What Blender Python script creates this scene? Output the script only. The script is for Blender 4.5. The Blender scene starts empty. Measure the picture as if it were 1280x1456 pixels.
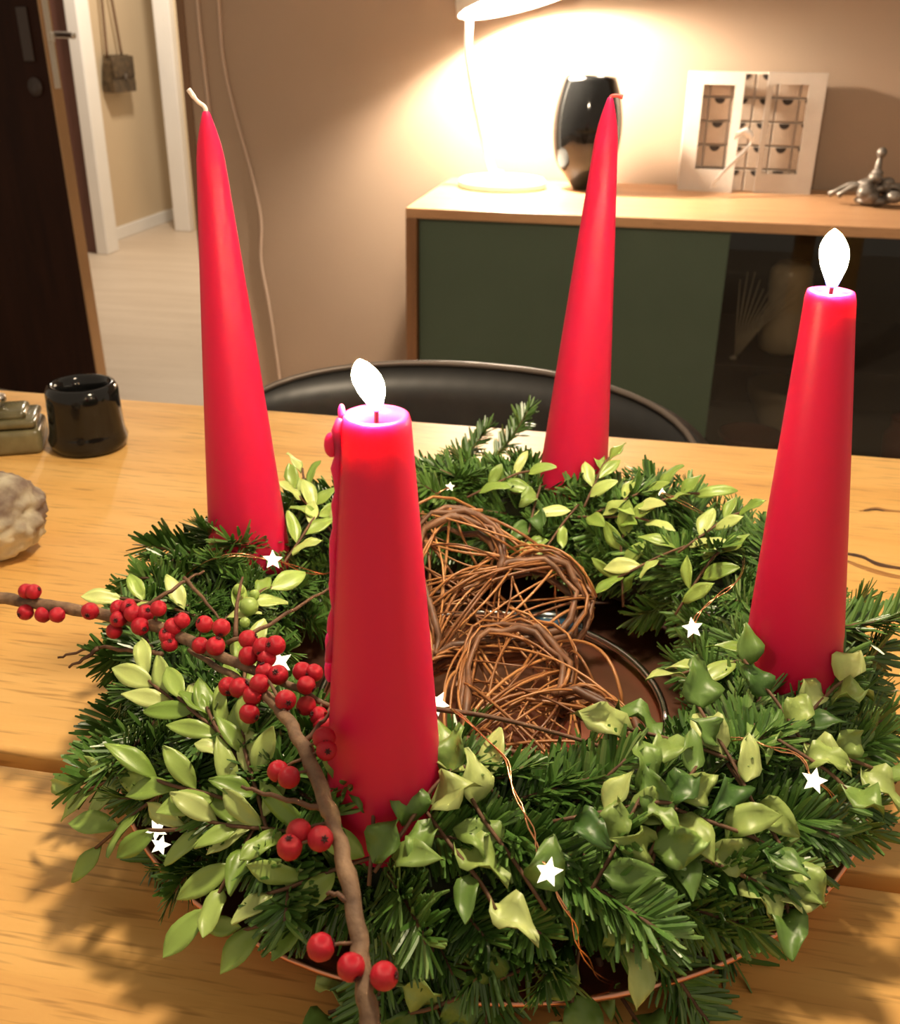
import bpy, bmesh, math, random
from mathutils import Vector, Matrix, Quaternion, noise

random.seed(7)
scene = bpy.context.scene
COL = scene.collection

# ------------------------------------------------------------------ camera
F = 1440.0                      # focal length in pixels of the 1280 x 1456 frame
PITCH = math.radians(25.2)
ROLL = math.radians(0.75)
YAW = math.radians(10.3)
CAM = Vector((0, 0, 1.1))
RZ = Matrix.Rotation(YAW, 3, 'Z')
FWD = RZ @ Vector((0, math.cos(PITCH), -math.sin(PITCH)))
UP0 = RZ @ Vector((0, math.sin(PITCH), math.cos(PITCH)))
RT0 = RZ @ Vector((1, 0, 0))
RT = RT0 * math.cos(ROLL) + UP0 * math.sin(ROLL)
UP = UP0 * math.cos(ROLL) - RT0 * math.sin(ROLL)

cam_data = bpy.data.cameras.new('camera')
cam = bpy.data.objects.new('camera', cam_data)
COL.objects.link(cam)
m = Matrix((RT, UP, -FWD)).transposed().to_4x4()
m.translation = CAM
cam.matrix_world = m
cam_data.sensor_fit = 'VERTICAL'
cam_data.sensor_height = 36.0
cam_data.lens = 36.0 * F / 1456.0
cam_data.clip_start = 0.02
cam_data.dof.use_dof = True
cam_data.dof.focus_distance = 0.50
cam_data.dof.aperture_fstop = cam_data.lens / 1.9
scene.camera = cam

# ------------------------------------------------------------------ light and exposure
scene.view_settings.view_transform = 'Standard'
scene.view_settings.look = 'None'
scene.view_settings.gamma = 1.0
scene.view_settings.exposure = 0.75
scene.view_settings.use_curve_mapping = False

world = bpy.data.worlds.new('room_ambience')
scene.world = world
world.use_nodes = True
bg = world.node_tree.nodes['Background']
bg.inputs[0].default_value = (1.0, 0.80, 0.58, 1)
bg.inputs[1].default_value = 0.30


def lamp(name, kind, loc, power, col, size=0.05):
    d = bpy.data.lights.new(name, kind)
    d.energy = power
    d.color = col
    if kind == 'AREA':
        d.size = size
    else:
        d.shadow_soft_size = size
    o = bpy.data.objects.new(name, d)
    o.location = loc
    COL.objects.link(o)
    return o


lamp('dining_pendant_light', 'POINT', (-0.02, 0.62, 1.62), 23.0, (1.0, 0.80, 0.56), 0.045)
lamp('hall_ceiling_light', 'POINT', (-2.0, 4.7, 2.3), 88.0, (1.0, 0.88, 0.72), 0.12)

# ------------------------------------------------------------------ pixel helpers


def ray(px, py):
    return FWD + RT * ((px - 640) / F) - UP * ((py - 728) / F)


def on_z(px, py, z):            # where a pixel's ray meets the horizontal plane z
    r = ray(px, py)
    return CAM + r * ((z - CAM.z) / r.z)


def on_y(px, py, y):            # where it meets a vertical plane parallel to the back wall
    r = ray(px, py)
    return CAM + r * ((y - CAM.y) / r.y)


def at_dist(px, py, d):
    return CAM + ray(px, py) * d


def depth(p):
    return (Vector(p) - CAM).dot(FWD)


# ------------------------------------------------------------------ materials


def new_mat(name):
    mt = bpy.data.materials.new(name)
    mt.use_nodes = True
    nt = mt.node_tree
    b = nt.nodes['Principled BSDF']
    return mt, nt, b


def plain(name, col, rough=0.5, metal=0.0, spec=0.5, **kw):
    mt, nt, b = new_mat(name)
    b.inputs['Base Color'].default_value = (*col, 1)
    b.inputs['Roughness'].default_value = rough
    b.inputs['Metallic'].default_value = metal
    b.inputs['Specular IOR Level'].default_value = spec
    for k, v in kw.items():
        b.inputs[k.replace('_', ' ')].default_value = v
    return mt


def ramp(nt, stops):
    r = nt.nodes.new('ShaderNodeValToRGB')
    e = r.color_ramp.elements
    while len(e) < len(stops):
        e.new(0.5)
    for el, (p, c) in zip(e, stops):
        el.position = p
        el.color = (*c, 1) if len(c) == 3 else c
    return r


def noisy(name, c1, c2, scale=20, rough=0.5, metal=0.0, stretch=(1, 1, 1), bump=0.0, detail=4, coord='Object', spec=0.5, lo=0.3, hi=0.7):
    mt, nt, b = new_mat(name)
    tc = nt.nodes.new('ShaderNodeTexCoord')
    mp = nt.nodes.new('ShaderNodeMapping')
    mp.inputs['Scale'].default_value = stretch
    n = nt.nodes.new('ShaderNodeTexNoise')
    n.inputs['Scale'].default_value = scale
    n.inputs['Detail'].default_value = detail
    r = ramp(nt, [(lo, c1), (hi, c2)])
    nt.links.new(tc.outputs[coord], mp.inputs[0])
    nt.links.new(mp.outputs[0], n.inputs['Vector'])
    nt.links.new(n.outputs['Fac'], r.inputs[0])
    nt.links.new(r.outputs[0], b.inputs['Base Color'])
    b.inputs['Roughness'].default_value = rough
    b.inputs['Metallic'].default_value = metal
    b.inputs['Specular IOR Level'].default_value = spec
    if bump:
        bp = nt.nodes.new('ShaderNodeBump')
        bp.inputs['Strength'].default_value = bump
        bp.inputs['Distance'].default_value = 0.002
        nt.links.new(n.outputs['Fac'], bp.inputs['Height'])
        nt.links.new(bp.outputs[0], b.inputs['Normal'])
    return mt


def wood(name, dark, mid, light, rough=0.42, scale=1.0, pores=0.5, axis='X'):
    mt, nt, b = new_mat(name)
    L = nt.links
    tc = nt.nodes.new('ShaderNodeTexCoord')
    mp = nt.nodes.new('ShaderNodeMapping')
    s = {'X': (1.1, 9, 9), 'Z': (9, 9, 1.1), 'Y': (9, 1.1, 9)}[axis]
    mp.inputs['Scale'].default_value = [v * scale for v in s]
    L.new(tc.outputs['Object'], mp.inputs[0])
    warp = nt.nodes.new('ShaderNodeTexNoise')
    warp.inputs['Scale'].default_value = 1.3
    warp.inputs['Detail'].default_value = 2
    L.new(mp.outputs[0], warp.inputs['Vector'])
    mixv = nt.nodes.new('ShaderNodeVectorMath')
    mixv.operation = 'MULTIPLY_ADD'
    mixv.inputs[1].default_value = (0.9, 0.9, 0.9)
    L.new(warp.outputs['Color'], mixv.inputs[0])
    L.new(mp.outputs[0], mixv.inputs[2])
    n1 = nt.nodes.new('ShaderNodeTexNoise')
    n1.inputs['Scale'].default_value = 2.2
    n1.inputs['Detail'].default_value = 6
    n1.inputs['Roughness'].default_value = 0.55
    L.new(mixv.outputs[0], n1.inputs['Vector'])
    r1 = ramp(nt, [(0.28, dark), (0.48, mid), (0.72, light)])
    L.new(n1.outputs['Fac'], r1.inputs[0])
    # fine pores: short dark dashes along the grain
    mp2 = nt.nodes.new('ShaderNodeMapping')
    s2 = {'X': (14, 190, 190), 'Z': (190, 190, 14), 'Y': (190, 14, 190)}[axis]
    mp2.inputs['Scale'].default_value = s2
    L.new(tc.outputs['Object'], mp2.inputs[0])
    n2 = nt.nodes.new('ShaderNodeTexNoise')
    n2.inputs['Scale'].default_value = 1.6
    n2.inputs['Detail'].default_value = 2
    L.new(mp2.outputs[0], n2.inputs['Vector'])
    r2 = ramp(nt, [(0.56, (1, 1, 1)), (0.72, (1 - pores, 1 - pores * 1.1, 1 - pores * 1.2))])
    L.new(n2.outputs['Fac'], r2.inputs[0])
    mx = nt.nodes.new('ShaderNodeMix')
    mx.data_type = 'RGBA'
    mx.blend_type = 'MULTIPLY'
    mx.inputs[0].default_value = 1.0
    L.new(r1.outputs[0], mx.inputs[6])
    L.new(r2.outputs[0], mx.inputs[7])
    L.new(mx.outputs[2], b.inputs['Base Color'])
    b.inputs['Roughness'].default_value = rough
    bp = nt.nodes.new('ShaderNodeBump')
    bp.inputs['Strength'].default_value = 0.12
    bp.inputs['Distance'].default_value = 0.001
    L.new(n2.outputs['Fac'], bp.inputs['Height'])
    L.new(bp.outputs[0], b.inputs['Normal'])
    return mt


def island_mat(name, stops, rough=0.4, spec=0.5, trans=0.0, obj_amt=0.35):
    """colour varies from piece to piece: random per mesh island mixed with random per object"""
    mt, nt, b = new_mat(name)
    g = nt.nodes.new('ShaderNodeNewGeometry')
    oi = nt.nodes.new('ShaderNodeObjectInfo')
    mx = nt.nodes.new('ShaderNodeMix')
    mx.inputs[0].default_value = obj_amt
    nt.links.new(g.outputs['Random Per Island'], mx.inputs[2])
    nt.links.new(oi.outputs['Random'], mx.inputs[3])
    r = ramp(nt, stops)
    nt.links.new(mx.outputs[0], r.inputs[0])
    nt.links.new(r.outputs[0], b.inputs['Base Color'])
    b.inputs['Roughness'].default_value = rough
    b.inputs['Specular IOR Level'].default_value = spec
    return mt


def emit(name, col, strength):
    mt, nt, b = new_mat(name)
    b.inputs['Base Color'].default_value = (*col, 1)
    b.inputs['Emission Color'].default_value = (*col, 1)
    b.inputs['Emission Strength'].default_value = strength
    return mt


def clear_pane(name, tint, gloss=0.08, rough=0.02):
    mt = bpy.data.materials.new(name)
    mt.use_nodes = True
    nt = mt.node_tree
    nt.nodes.remove(nt.nodes['Principled BSDF'])
    out = nt.nodes['Material Output']
    t = nt.nodes.new('ShaderNodeBsdfTransparent')
    t.inputs[0].default_value = (*tint, 1)
    gl = nt.nodes.new('ShaderNodeBsdfGlossy')
    gl.inputs['Roughness'].default_value = rough
    fr = nt.nodes.new('ShaderNodeFresnel')
    fr.inputs['IOR'].default_value = 1.45
    mx = nt.nodes.new('ShaderNodeMixShader')
    nt.links.new(fr.outputs[0], mx.inputs[0])
    nt.links.new(t.outputs[0], mx.inputs[1])
    nt.links.new(gl.outputs[0], mx.inputs[2])
    nt.links.new(mx.outputs[0], out.inputs[0])
    return mt


M = {}
M['oak'] = wood('oak_table_wood', (0.57, 0.29, 0.074), (0.69, 0.39, 0.112), (0.77, 0.47, 0.16), rough=0.5, pores=0.35)
M['crack'] = noisy('cracked_wood', (0.02, 0.008, 0.003), (0.10, 0.04, 0.012), 60, 0.8)
M['knot'] = noisy('knot_wood', (0.22, 0.09, 0.02), (0.42, 0.2, 0.05), 60, 0.5, stretch=(1, 6, 1))
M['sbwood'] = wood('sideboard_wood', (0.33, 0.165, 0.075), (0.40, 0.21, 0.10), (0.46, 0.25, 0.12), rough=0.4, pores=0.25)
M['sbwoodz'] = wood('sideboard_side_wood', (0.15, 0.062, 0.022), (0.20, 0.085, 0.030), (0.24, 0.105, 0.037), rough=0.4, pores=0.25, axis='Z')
M['green'] = noisy('green_lacquer', (0.042, 0.066, 0.040), (0.047, 0.072, 0.044), 8, 0.45)
M['blackin'] = plain('black_interior', (0.012, 0.010, 0.009), 0.6)
M['glass'] = clear_pane('cabinet_glass', (0.72, 0.70, 0.66))
M['plastic'] = clear_pane('clear_plastic', (0.62, 0.68, 0.72))
M['wall'] = noisy('taupe_wall_paint', (0.31, 0.215, 0.150), (0.325, 0.226, 0.158), 3, 0.85)
M['walledge'] = plain('brown_wall_edge', (0.16, 0.085, 0.045), 0.8)
M['hallwall'] = noisy('beige_hall_paint', (0.60, 0.47, 0.31), (0.63, 0.50, 0.33), 3, 0.9)
M['white'] = noisy('white_gloss_paint', (0.80, 0.78, 0.74), (0.84, 0.82, 0.78), 6, 0.45)
M['darkdoor'] = wood('dark_stained_door', (0.012, 0.0032, 0.0015), (0.018, 0.005, 0.002), (0.024, 0.007, 0.003), rough=0.6, axis='Z', pores=0.2)
M['darkdoor'].node_tree.nodes['Principled BSDF'].inputs['Specular IOR Level'].default_value = 0.12
M['dooredge'] = plain('door_edge_wood', (0.32, 0.18, 0.08), 0.5)
M['brownpanel'] = wood('brown_panel_wood', (0.10, 0.042, 0.03), (0.13, 0.055, 0.04), (0.15, 0.066, 0.048), rough=0.5, axis='Z', pores=0.2)
M['steel'] = plain('brushed_steel', (0.62, 0.58, 0.52), 0.28, 1.0)
M['dullsteel'] = plain('dull_door_plate', (0.035, 0.022, 0.018), 0.5, 0.2)
M['rimhighlight'] = plain('grey_rim_highlight', (0.16, 0.13, 0.11), 0.4, 0.5)  # grey that stands in for the highlight on the chair's top edge
M['floor'] = wood('pale_laminate_floor', (0.55, 0.44, 0.33), (0.60, 0.49, 0.375), (0.65, 0.54, 0.42), rough=0.5, pores=0.12, scale=0.7)
M['black'] = noisy('black_leather', (0.010, 0.010, 0.010), (0.016, 0.015, 0.014), 40, 0.38)
M['chrome'] = plain('polished_steel', (0.75, 0.72, 0.68), 0.18, 1.0)
M['glaze'] = plain('black_ceramic_glaze', (0.006, 0.006, 0.006), 0.08, 0, 0.4)
M['lampwhite'] = plain('white_lamp_enamel', (0.82, 0.80, 0.76), 0.35)
M['bulb'] = emit('lamp_bulb', (1.0, 0.86, 0.62), 60.0)
M['card'] = noisy('white_cardboard', (0.50, 0.43, 0.37), (0.54, 0.47, 0.41), 30, 0.8)
M['drawer'] = noisy('kraft_drawer_fronts', (0.38, 0.29, 0.22), (0.42, 0.32, 0.25), 30, 0.8)
M['notch'] = plain('dark_finger_hole', (0.02, 0.012, 0.008), 0.9)
M['ribbon'] = plain('white_satin', (0.85, 0.80, 0.76), 0.35)
M['pewter'] = noisy('grey_pewter', (0.10, 0.085, 0.07), (0.26, 0.22, 0.19), 60, 0.45, 0.5, bump=0.3)
M['cream'] = noisy('cream_ceramic', (0.52, 0.44, 0.32), (0.58, 0.50, 0.37), 8, 0.3)
M['palestraw'] = plain('pale_straw', (0.50, 0.46, 0.38), 0.6)
M['terracotta'] = plain('dark_red_glaze', (0.16, 0.03, 0.015), 0.25)
M['bag'] = noisy('brown_bag_leather', (0.035, 0.022, 0.010), (0.12, 0.078, 0.04), 45, 0.5, bump=0.8)
M['strap'] = plain('brown_strap', (0.16, 0.09, 0.045), 0.6)
M['cable'] = plain('cream_cable', (0.46, 0.33, 0.25), 0.5)
M['rock'] = noisy('lichen_rock', (0.17, 0.115, 0.085), (0.60, 0.55, 0.40), 26, 0.85, bump=1.0, detail=8, lo=0.38, hi=0.62)
M['oliveglass'] = noisy('smoky_olive_glass', (0.06, 0.052, 0.022), (0.19, 0.165, 0.085), 30, 0.2, bump=0.4)
M['copper'] = noisy('copper_tray_metal', (0.66, 0.30, 0.19), (0.75, 0.37, 0.25), 12, 0.30, 1.0)
M['berry'] = noisy('red_berry_skin', (0.36, 0.004, 0.016), (0.50, 0.008, 0.026), 300, 0.34, spec=0.4, bump=0.35)
M['crown'] = plain('berry_crown_brown', (0.05, 0.012, 0.010), 0.8)
M['bark'] = noisy('grey_brown_bark', (0.085, 0.048, 0.028), (0.24, 0.15, 0.085), 120, 0.75, bump=0.8)
M['twig'] = noisy('thin_twig_bark', (0.07, 0.032, 0.016), (0.17, 0.085, 0.042), 120, 0.7, bump=0.5)
M['vine'] = island_mat('wicker_vine', [(0.0, (0.13, 0.045, 0.015)), (0.5, (0.34, 0.14, 0.042)), (1.0, (0.55, 0.26, 0.09))], 0.38, 0.5, obj_amt=0.9)
M['vineframe'] = noisy('wicker_frame_twig', (0.075, 0.032, 0.016), (0.24, 0.11, 0.05), 70, 0.5, bump=0.5)
M['needle'] = island_mat('fir_needles', [(0.0, (0.022, 0.066, 0.011)), (0.45, (0.060, 0.145, 0.024)), (0.8, (0.115, 0.230, 0.046)), (1.0, (0.25, 0.36, 0.13))], 0.33, 0.5, obj_amt=0.4)
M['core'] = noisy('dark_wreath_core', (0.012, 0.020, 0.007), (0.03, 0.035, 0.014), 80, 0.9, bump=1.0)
M['leaf'] = island_mat('boxwood_leaf', [(0.0, (0.16, 0.27, 0.04)), (0.5, (0.29, 0.42, 0.09)), (1.0, (0.48, 0.57, 0.20))], 0.36, 0.45, obj_amt=1.0)
M['leafdark'] = island_mat('ivy_leaf', [(0.0, (0.045, 0.115, 0.022)), (0.45, (0.14, 0.245, 0.05)), (0.75, (0.28, 0.38, 0.10)), (1.0, (0.44, 0.52, 0.19))], 0.40, 0.4, obj_amt=1.0)
M['bud'] = plain('green_bud', (0.26, 0.38, 0.09), 0.4)
M['wire'] = plain('copper_wire', (0.85, 0.42, 0.22), 0.25, 1.0)
M['star'] = emit('lit_star_bead', (1.0, 0.95, 0.72), 0.9)
M['wickburnt'] = plain('burnt_wick', (0.03, 0.02, 0.02), 0.9)
M['wick'] = plain('cotton_wick', (0.85, 0.72, 0.66), 0.8)
M['wickred'] = plain('wax_dipped_wick', (0.72, 0.10, 0.09), 0.5)
M['blue'] = plain('blue_battery', (0.08, 0.22, 0.36), 0.4)


def make_wax():
    mt, nt, b = new_mat('red_candle_wax')
    b.inputs['Base Color'].default_value = (0.66, 0.010, 0.075, 1)
    b.inputs['Roughness'].default_value = 0.42
    b.inputs['Specular IOR Level'].default_value = 0.35
    b.inputs['Subsurface Weight'].default_value = 0.8
    b.inputs['Subsurface Radius'].default_value = (1.0, 0.45, 0.65)
    b.inputs['Subsurface Scale'].default_value = 0.022
    return mt


M['wax'] = make_wax()


def make_flame():
    mt, nt, b = new_mat('candle_flame')
    nt.nodes.remove(b)
    out = nt.nodes['Material Output']
    tc = nt.nodes.new('ShaderNodeTexCoord')
    sp = nt.nodes.new('ShaderNodeSeparateXYZ')
    nt.links.new(tc.outputs['Generated'], sp.inputs[0])
    r = ramp(nt, [(0.0, (0.06, 0.10, 0.65)), (0.14, (0.35, 0.33, 0.75)), (0.28, (1.0, 0.78, 0.45)), (1.0, (1.0, 0.70, 0.34))])
    r2 = ramp(nt, [(0.0, (0.006, 0.006, 0.006)), (0.12, (0.02, 0.02, 0.02)), (0.34, (1, 1, 1)), (1.0, (0.85, 0.85, 0.85))])
    mul = nt.nodes.new('ShaderNodeMath')
    mul.operation = 'MULTIPLY'
    mul.inputs[1].default_value = 620.0
    em = nt.nodes.new('ShaderNodeEmission')
    nt.links.new(sp.outputs[2], r.inputs[0])
    nt.links.new(sp.outputs[2], r2.inputs[0])
    nt.links.new(r2.outputs[0], mul.inputs[0])
    nt.links.new(r.outputs[0], em.inputs[0])
    nt.links.new(mul.outputs[0], em.inputs[1])
    nt.links.new(em.outputs[0], out.inputs[0])
    return mt


M['flame'] = make_flame()

# ------------------------------------------------------------------ mesh helpers


def frame_of(d):
    d = Vector(d).normalized()
    a = Vector((0, 0, 1)) if abs(d.z) < 0.9 else Vector((1, 0, 0))
    u = d.cross(a).normalized()
    return u, u.cross(d).normalized()


class MB:
    def __init__(self):
        self.v, self.f = [], []

    def add(self, vs, fs):
        o = len(self.v)
        self.v += [tuple(p) for p in vs]
        self.f += [[i + o for i in f] for f in fs]
        return self

    def tube(self, path, rad, n=6):
        path = [Vector(p) for p in path]
        k = len(path)
        if not isinstance(rad, (list, tuple)):
            rad = [rad] * k
        u, w = frame_of(path[1] - path[0])
        vs, fs = [], []
        for i, p in enumerate(path):
            t = (path[min(i + 1, k - 1)] - path[max(i - 1, 0)]).normalized()
            u = (u - t * u.dot(t))
            if u.length < 1e-6:
                u, _ = frame_of(t)
            u.normalize()
            w = t.cross(u)
            for j in range(n):
                a = 2 * math.pi * j / n
                vs.append(p + (u * math.cos(a) + w * math.sin(a)) * rad[i])
        for i in range(k - 1):
            for j in range(n):
                q = (j + 1) % n
                fs.append([i * n + j, i * n + q, (i + 1) * n + q, (i + 1) * n + j])
        fs.append(list(range(n))[::-1])
        fs.append([(k - 1) * n + j for j in range(n)])
        return self.add(vs, fs)

    def lathe(self, prof, n=32, c=(0, 0, 0), axis=None, closed=True):
        """prof: (r, z) from bottom to top; axis: function z -> (dx, dy) offset"""
        vs, fs = [], []
        for r, z in prof:
            ox, oy = axis(z) if axis else (0, 0)
            for j in range(n):
                a = 2 * math.pi * j / n
                vs.append((c[0] + ox + r * math.cos(a), c[1] + oy + r * math.sin(a), c[2] + z))
        for i in range(len(prof) - 1):
            for j in range(n):
                q = (j + 1) % n
                fs.append([i * n + j, i * n + q, (i + 1) * n + q, (i + 1) * n + j])
        if closed:
            fs.append(list(range(n))[::-1])
            fs.append([(len(prof) - 1) * n + j for j in range(n)])
        return self.add(vs, fs)

    def ball(self, c, r, n=10, m_=7, sq=(1, 1, 1)):
        prof = [(max(1e-4, math.sin(math.pi * i / m_)) * r, -math.cos(math.pi * i / m_) * r) for i in range(m_ + 1)]
        t = MB().lathe(prof, n)
        return self.add([(c[0] + p[0] * sq[0], c[1] + p[1] * sq[1], c[2] + p[2] * sq[2]) for p in t.v], t.f)

    def box(self, lo, hi, bev=0.0, seg=2):
        bm = bmesh.new()
        bmesh.ops.create_cube(bm, size=1)
        for v in bm.verts:
            v.co = Vector([lo[i] + (hi[i] - lo[i]) * (v.co[i] + 0.5) for i in range(3)])
        if bev:
            bmesh.ops.bevel(bm, geom=bm.edges[:], offset=bev, segments=seg, affect='EDGES', profile=0.5)
        bm.verts.index_update()
        self.add([v.co.copy() for v in bm.verts], [[v.index for v in f.verts] for f in bm.faces])
        bm.free()
        return self

    def xf(self, mat):
        self.v = [tuple(mat @ Vector(p)) for p in self.v]
        return self

    def mesh(self, name, mat, smooth=True):
        me = bpy.data.meshes.new(name)
        me.from_pydata(self.v, [], self.f)
        me.materials.append(mat)
        if smooth:
            me.shade_smooth()
        me.update()
        return me

    def build(self, name, mat, parent=None, smooth=True, loc=None, angle=None):
        o = bpy.data.objects.new(name, self.mesh(name, mat, smooth))
        if angle and smooth:
            o.data.set_sharp_from_angle(angle=math.radians(angle))
        COL.objects.link(o)
        if parent:
            o.parent = parent
        if loc is not None:
            o.location = loc
        return o


def thing(name, loc, label, cat, group=None):
    o = bpy.data.objects.new(name, None)
    o.empty_display_size = 0.02
    o.location = loc
    COL.objects.link(o)
    return tag(o, label, cat, group)


def tag(o, label=None, cat=None, group=None, kind=None):
    for k, v in (('label', label), ('category', cat), ('group', group), ('kind', kind)):
        if v:
            o[k] = v
    return o


def struct(name, mb, mat, smooth=False, label=None):
    o = mb.build(name, mat, None, smooth)
    o['kind'] = 'structure'
    if label:
        o['label'] = label
    return o


def inst(name, me, parent, mat4):
    o = bpy.data.objects.new(name, me)
    COL.objects.link(o)
    o.parent = parent
    o.matrix_basis = mat4
    return o


def smooth_path(pts, per=6):
    """Catmull-Rom through the points"""
    pts = [Vector(p) for p in pts]
    q = [pts[0] * 2 - pts[1]] + pts + [pts[-1] * 2 - pts[-2]]
    out = []
    for i in range(1, len(q) - 2):
        a, b, c, d = q[i - 1:i + 3]
        for k in range(per):
            t = k / per
            out.append(0.5 * ((2 * b) + (c - a) * t + (2 * a - 5 * b + 4 * c - d) * t * t + (3 * b - a - 3 * c + d) * t ** 3))
    out.append(pts[-1])
    return out


# ------------------------------------------------------------------ the setting
WY = 2.86                                     # back wall
WX = -1.265                                   # its free end beside the hall opening
struct('floor', MB().box((-4.6, -1.5, -0.05), (3.2, 7.0, 0.0)), M['floor'])
struct('wall_back', MB().box((WX, WY, 0.0), (3.2, WY + 0.12, 2.5)), M['wall'])
struct('trim_1', MB().box((WX - 0.022, WY - 0.006, 0.0), (WX, WY + 0.126, 2.5), 0.003), M['walledge'], label='dark brown edging on the end of the taupe wall')
struct('wall_hall_left', MB().box((-3.12, 5.24, 0.0), (-3.0, 6.9, 2.5)), M['hallwall'])
struct('wall_hall_end', MB().box((-2.70, 5.96, 0.0), (3.2, 6.06, 2.5)), M['hallwall'])
struct('wall_hall_far', MB().box((-3.0, 6.75, 0.0), (-2.70, 6.85, 2.5)), M['hallwall'])
struct('wall_hall_brown', MB().box((-4.6, 5.17, 0.0), (-2.90, 5.24, 2.5)), M['brownpanel'], label='brown wood panelled wall beside the white door casing')
struct('baseboard_hall', MB().box((-3.0, 5.24, 0.0), (-2.985, 6.75, 0.07), 0.004), M['white'])
struct('trim_2', MB().box((-2.902, 5.13, 0.0), (-2.835, 5.26, 2.5), 0.006), M['white'], label='white door casing in the hall beside the brown panel')
struct('trim_3', MB().box((-2.80, 5.90, 0.0), (-2.70, 6.02, 2.5), 0.006), M['white'], label='white door casing in the hall beyond the handbag')

# open dark door: free edge towards the opening
door = bpy.data.objects.new('door_1', None)
COL.objects.link(door)
fe = on_y(148, 545, 2.86)
door.location = (fe.x, 2.86, 0.0)
door.rotation_euler = (0, math.radians(-1.2), math.radians(-13))
door['kind'] = 'structure'
door['label'] = 'dark stained wooden door standing open with steel lock'
MB().box((-0.86, -0.02, 0.01), (-0.006, 0.02, 2.10), 0.002).build('door_leaf', M['darkdoor'], door, False)
MB().box((-0.006, -0.02, 0.01), (0.0, 0.02, 2.10), 0.001).build('door_edge', M['dooredge'], door, False)
fp = MB().box((0.0, -0.011, 0.95), (0.003, 0.011, 1.19), 0.001).build('lock_plate', M['steel'], door, False)
MB().box((0.003, -0.006, 1.07), (0.013, 0.006, 1.095), 0.002).build('latch', M['steel'], fp, False)
MB().box((0.003, -0.005, 0.985), (0.005, 0.005, 1.03), 0.001).build('bolt', M['steel'], fp, False)
h = MB()
h.tube([(-0.055, 0.02, 1.09), (-0.055, 0.065, 1.09)], 0.010, 10)
h.tube(smooth_path([(-0.055, 0.06, 1.09), (-0.05, 0.072, 1.09), (-0.0, 0.075, 1.088), (0.02, 0.075, 1.086)]), 0.009, 8)
h.build('door_handle', M['steel'], door)
MB().box((-0.085, -0.026, 1.02), (-0.045, -0.02, 1.16), 0.004).build('handle_plate', M['dullsteel'], door, False)
kp = MB().lathe([(0.024, 0), (0.026, 0.002), (0.025, 0.006), (0.0, 0.0062)], 20)
kp.xf(Matrix.Translation((-0.06, -0.02, 0.955)) @ Matrix.Rotation(math.radians(90), 4, 'X')).build('lock_rosette', M['dullsteel'], door)

hx = fe.x - 0.86 * math.cos(math.radians(13)) - 0.02
struct('wall_back_left', MB().box((-4.6, 3.02, 0.0), (hx - 0.06, 3.14, 2.5)), M['wall'])
struct('trim_4', MB().box((hx - 0.06, 3.0, 0.0), (hx, 3.16, 2.5), 0.004), M['walledge'], label='dark brown jamb that the dark door hangs from')

# handbag hanging on the hall wall
bx0 = on_y(0, 0, 5.5)


def on_x(px, py, x):
    r = ray(px, py)
    return CAM + r * ((x - CAM.x) / r.x)


bc = on_x(168, 103, -2.95)
bag = thing('handbag', (bc.x, bc.y, bc.z - 0.10), 'small brown leather handbag with long strap hanging on hall wall', 'handbag')
b = MB()
prof = [(-0.125, 0.0), (-0.13, 0.05), (-0.12, 0.15), (-0.10, 0.19), (0.10, 0.19), (0.12, 0.15), (0.13, 0.05), (0.125, 0.0)]
vs = [(-0.035 + 0.012 * (z > 0.14), y * 0.95, z) for y, z in prof] + [(0.035 - 0.012 * (z > 0.14), y, z) for y, z in prof]
n = len(prof)
b.add(vs, [list(range(n)), list(range(2 * n - 1, n - 1, -1))] + [[(i + 1) % n, i, n + i, n + (i + 1) % n] for i in range(n)])
b.build('bag_body', M['bag'], bag, False)
fl = MB().box((0.026, -0.122, 0.075), (0.041, 0.122, 0.185), 0.006).build('bag_flap', M['bag'], bag)
MB().box((0.040, -0.014, 0.068), (0.047, 0.014, 0.095), 0.002).build('clasp', M['pewter'], fl, False)
for s in (-1, 1):
    MB().tube(smooth_path([(0, 0.085 * s - 0.02, 0.18), (0, 0.06 * s - 0.03, 0.42), (0, 0.02 * s - 0.05, 0.78)]), 0.008, 6).build('strap', M['strap'], bag)
MB().tube([(-0.055, -0.05, 0.79), (0.012, -0.05, 0.79)], 0.008, 8).build('wall_hook', M['steel'], None).location = bag.location
hk = bpy.data.objects['wall_hook']
tag(hk, 'steel wall hook holding the handbag strap', 'hook')

# two cables running down the taupe wall
c1 = [on_y(x, y, WY - 0.006) for x, y in ((307, -60), (312, 20), (318, 90), (335, 165), (356, 240), (371, 310), (371, 370), (382, 430), (391, 490), (398, 545), (405, 640))]
r0 = c1[-1].copy()
cb = MB().tube([p - r0 for p in smooth_path(c1, 5)], 0.0042, 6).build('power_cable', M['cable'], None, loc=r0)
tag(cb, 'thin cream cable running wavily down the taupe wall', 'cable')
c2 = [on_y(x, y, WY - 0.006) for x, y in ((276, -60), (283, 30), (291, 100), (298, 170), (306, 300), (330, 470), (345, 640))]
r0 = c2[-1].copy()
cb = MB().tube([p - r0 for p in smooth_path(c2, 5)], 0.0052, 6).build('power_cable', M['cable'], None, loc=r0)
tag(cb, 'straighter cream cable on the taupe wall near its brown edge', 'cable')

# ------------------------------------------------------------------ oak table
TZ = 0.71
table = thing('oak_table', (-0.2, 0.4, 0.0), 'solid oak dining table of wide planks with open gap', 'table')
off = Vector((-0.2, 0.4, 0.0))


def tb(lo, hi, bev=0.006):
    return MB().box(Vector(lo) - off, Vector(hi) - off, bev, 3)


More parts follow.
